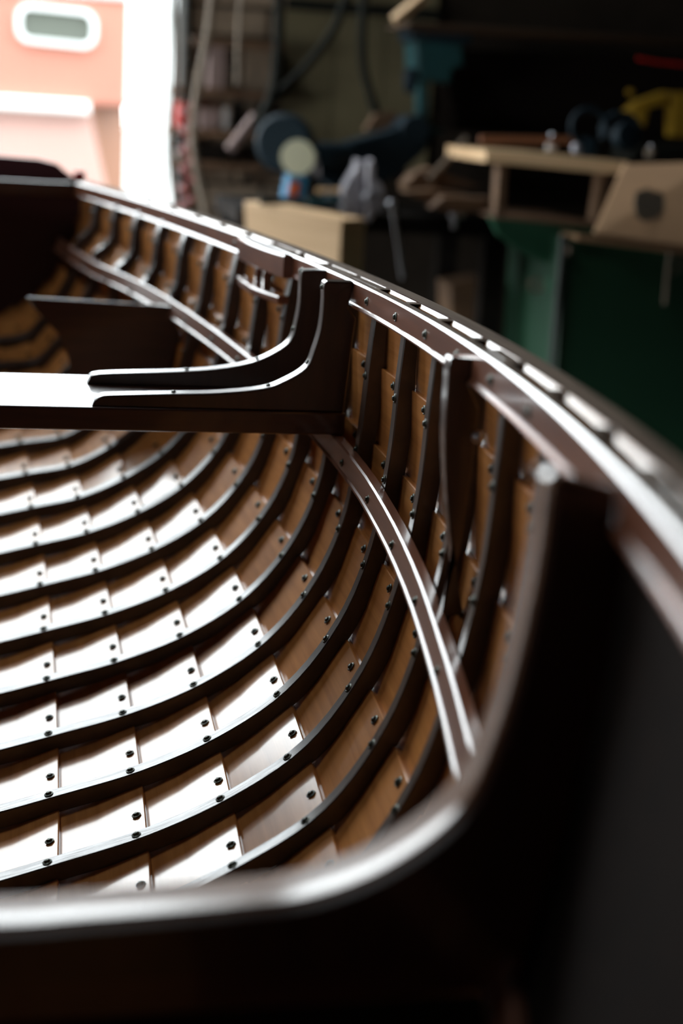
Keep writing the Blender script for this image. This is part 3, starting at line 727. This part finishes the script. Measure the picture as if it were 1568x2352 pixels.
# offcuts on the bench
front('offcut', [(932, 424), (955, 398), (990, 385), (1040, 405), (1110, 428), (1050, 430), (935, 440)], BY+.1, .12, 'timb', 'dark orange curved offcut, topmost of the bench scraps', 'offcut', bev=.003)
front('offcut', [(928, 442), (1000, 436), (1080, 448), (1020, 462), (975, 460)], BY-.02, .10, 'timb', 'thin brown offcut in the middle of the bench scraps', 'offcut', bev=.003)
front('offcut', [(990, 478), (1020, 452), (1128, 455), (1115, 480), (1060, 492)], BY-.10, .10, 'timb', 'broad brown board end at the front of the bench scraps', 'offcut', bev=.003)
gobj('pipe_bar', tube([at(985, 415, BY+.05), at(1070, 320, BY+.25)], .012, 8), M['rope2'], 'grey brown rod leaning up behind the offcuts', 'rod')
cl = empty('clamp', at(1042, 500, BY-.1), label='small grey clamp hanging at the bench edge below the offcuts', cat='clamp')
link('screw', tube([at(1043, 490, BY-.12), at(1043, 524, BY-.12)], .009, 8), M['steel'], cl)
link('frame', box(at(1048, 496, BY-.1), (.05, .03, .014), .003), M['steel'], cl)
front('lumber_stack', [(1035, 655), (1118, 640), (1112, 860), (1040, 860)], BY+.2, .2, 'timb', 'dim brown boards stacked upright under the dark workbench', 'timber')

# right hand bench: open box shelf, plywood, green cabinet
GY = 4.5
def obl(px, Y): return at(px[0], px[1], Y)
sb = empty('box_shelf', at(1270, 510, GY), label='open timber box shelf with black inside standing on the green cabinet', cat='shelf')
def slab(pxs, Ys, dep, m, parent, name, bev=.004):
    return link(name, prism([at(x, y, Y) for (x, y), Y in zip(pxs, Ys)], (0, dep, 0), bev), M[m], parent)
slab([(1115, 345), (1300, 356), (1445, 372), (1445, 402), (1380, 398), (1115, 372)], [GY+.12, GY+.06, GY, GY, GY+.02, GY+.12], .5, 'tan', sb, 'top_board')
slab([(1145, 374), (1166, 376), (1160, 494), (1138, 492)], [GY+.12]*4, .06, 'timb', sb, 'side_post')
slab([(1378, 398), (1400, 400), (1385, 512), (1362, 508)], [GY+.03]*4, .06, 'timb', sb, 'side_post')
slab([(1135, 494), (1372, 512), (1372, 522), (1135, 502)], [GY+.12, GY+.03, GY+.03, GY+.12], .5, 'timb', sb, 'base_board')
slab([(1130, 370), (1440, 385), (1440, 480), (1130, 470)], [GY+.75]*4, .02, 'dark', sb, 'back_board')
pw = empty('plywood_sheet', at(1470, 555, GY-.1), label='tilted plywood offcut with dark round stain leaning on the green cabinet', cat='plywood')
link('sheet', prism([at(1435, 378, GY-.03), at(1640, 372, GY-.17), at(1640, 572, GY-.17), at(1366, 536, GY-.03)], (0, .018, 0), 0), M['ply'], pw)
sc = at(1492, 470, GY-.112); pts = []
for i in range(18):
    a = 2*math.pi*i/18; r = (.062 if i % 2 else .056)*(1+.12*math.sin(3*a+1)); pts.append(Vector((sc.x+r*math.cos(a)*1.0, sc.y, sc.z+r*math.sin(a)*.85)))
link('stain_mark', prism(pts, (0, .0045, 0), 0), M['stain'], pw)
gc = empty('green_cabinet', at(1420, 1000, GY), label='dark green cabinet with brown top edge behind the boat rail', cat='cabinet')
front('cabinet_body', [(1296, 545), (1700, 598), (1700, 2100), (1200, 2100)], GY, .6, 'green', parent=gc, bev=.004)
front('top_edge', [(1325, 540), (1700, 588), (1700, 602), (1325, 552)], GY-.02, .64, 'ply', parent=gc, bev=.003)
front('edge_strip', [(1290, 540), (1299, 541), (1272, 860), (1262, 860)], GY-.012, .02, 'strip', parent=gc, bev=.001)
front('edge_strip', [(1262, 862), (1271, 862), (1220, 1500), (1210, 1500)], GY-.012, .02, 'strip', parent=gc, bev=.001)
link('latch', box(at(1307, 575, GY-.02), (.012, .02, .028), .003), M['rope2'], gc)
gp = front('side_panel', [(1125, 500), (1370, 524), (1370, 548), (1292, 545), (1284, 615), (1240, 600), (1185, 572), (1145, 540)], GY+.14, .03, 'green2', 'light green curved side panel', parent=gc, bev=.003)
front('green_bracket', [(1262, 645), (1284, 642), (1282, 672), (1262, 668)], GY+.1, .05, 'green2', 'small green bracket on the left edge of the cabinet', 'bracket', bev=.003)
gobj('ring_hook', tube([at(1232+16*math.cos(a), 655+14*math.sin(a), GY+.1) for a in [i*2*math.pi/16 for i in range(17)]], .006, 6), M['rope2'], 'small grey ring hanging beside the green bracket', 'ring')
hang('cord', [(1538, 580), (1532, 630), (1526, 700)], GY-.03, .007, 'rope', 'pale cord hanging straight down the green cabinet front', 'cord')
hang('cord', [(1548, 582), (1560, 600), (1556, 622), (1545, 632)], GY-.03, .005, 'rope2', 'short curled cord end right of the hanging pale cord', 'cord')
# things on the box shelf
gobj('copper_rod', tube([at(1102, 320, GY+.2), at(1320, 322, GY+.2)], .012, 10), M['copperrod'], 'reddish brown rod lying along the back of the box shelf', 'rod')
def bottle(px, py, Y, h, r, m, label, name='bottle', cat='bottle'):
    p = at(px, py, Y); e = empty(name, p, label=label, cat=cat)
    link('body', lathe([(r*.9, 0), (r, .006), (r, h*.6), (r*.5, h*.75), (r*.45, h*.85)], 12, loc=p), M[m], e)
    link('cap', lathe([(r*.5, h*.85), (r*.5, h), (r*.1, h)], 12, loc=p), M['steel'], e)
bottle(1265, 345, GY+.22, .055, .018, 'whitecup', 'small grey white bottle on the box shelf beside the rod end')
ed = empty('ear_defenders', at(1330, 350, GY+.15), label='dark blue ear defenders standing on the box shelf', cat='ear defenders')
link('headband', tube([at(1352+40*math.cos(a), 292+42*math.sin(a), GY+.12) for a in [math.radians(100+i*16) for i in range(20)]], .009, 8), M['navy'], ed)
link('headband', tube([at(1425+42*math.cos(a), 300+38*math.sin(a), GY+.2) for a in [math.radians(160+i*12) for i in range(17)]], .011, 8), M['navy'], ed)
link('ear_cup', lathe([(.01, 0), (.034, .004), (.04, .02), (.036, .04), (.01, .045)], 16, axis=(-.3, -1, .2), loc=at(1345, 345, GY+.15)), M['navy'], ed)
link('ear_cup', lathe([(.01, 0), (.04, .004), (.05, .02), (.045, .05), (.01, .055)], 16, axis=(.2, -1, .2), loc=at(1425, 318, GY+.12)), M['navy'], ed)
link('grey_knob', lathe([(.002, 0), (.015, .003), (.017, .02), (.012, .03), (.002, .032)], 12, loc=at(1322, 352, GY+.06)), M['vise'], ed)
bottle(1492, 362, GY+.05, .04, .018, 'rope', 'squat tan bottle at the top corner of the plywood')
front('dark_toolbox', [(1450, 350), (1465, 335), (1640, 335), (1640, 366), (1450, 368)], GY+.4, .2, 'cable', 'low black tool case behind the top of the plywood', 'case')
ys = empty('yellow_machine', at(1520, 310, GY+.9), label='yellow arched machine frame in the dark right corner', cat='machine')
front('arch', [(1440, 258), (1470, 232), (1532, 210), (1532, 240), (1490, 248), (1482, 290), (1470, 285), (1466, 262)], GY+.8, .08, 'yellow', parent=ys)
front('upright', [(1546, 212), (1640, 214), (1640, 318), (1546, 314)], GY+.8, .08, 'yellow', parent=ys)
link('knob', lathe([(.002, 0), (.012, .003), (.012, .02), (.002, .022)], 10, axis=(0, -1, 0), loc=at(1444, 212, GY+.8)), M['yellow'], ys)
gobj('roof_timber', tube([at(905, 48, 5.2), at(975, -10, 5.2)], .022, 4), M['tan'], 'pale timber length slanting at the top edge right of the cables', 'timber')
front('upper_shelf', [(940, 50), (1640, 92), (1640, 102), (940, 60)], 4.9, .35, 'dimboard', 'long dark overhead shelf board across the top right', 'shelf')
gobj('red_lead', tube([at(1465, 134, 5.0), at(1510, 142, 5.0), at(1600, 152, 5.0)], .006, 6), M['red'], 'thin red lead strung at the far right under the shelf', 'lead')
front('recess_shade', [(1010, 110), (1700, 140), (1700, 330), (1050, 300)], 5.7, .2, 'shade_dark', 'large dark panel standing in for the gloom above the box shelf', 'shade_panel')  # added dark panel in place of the unlit recess
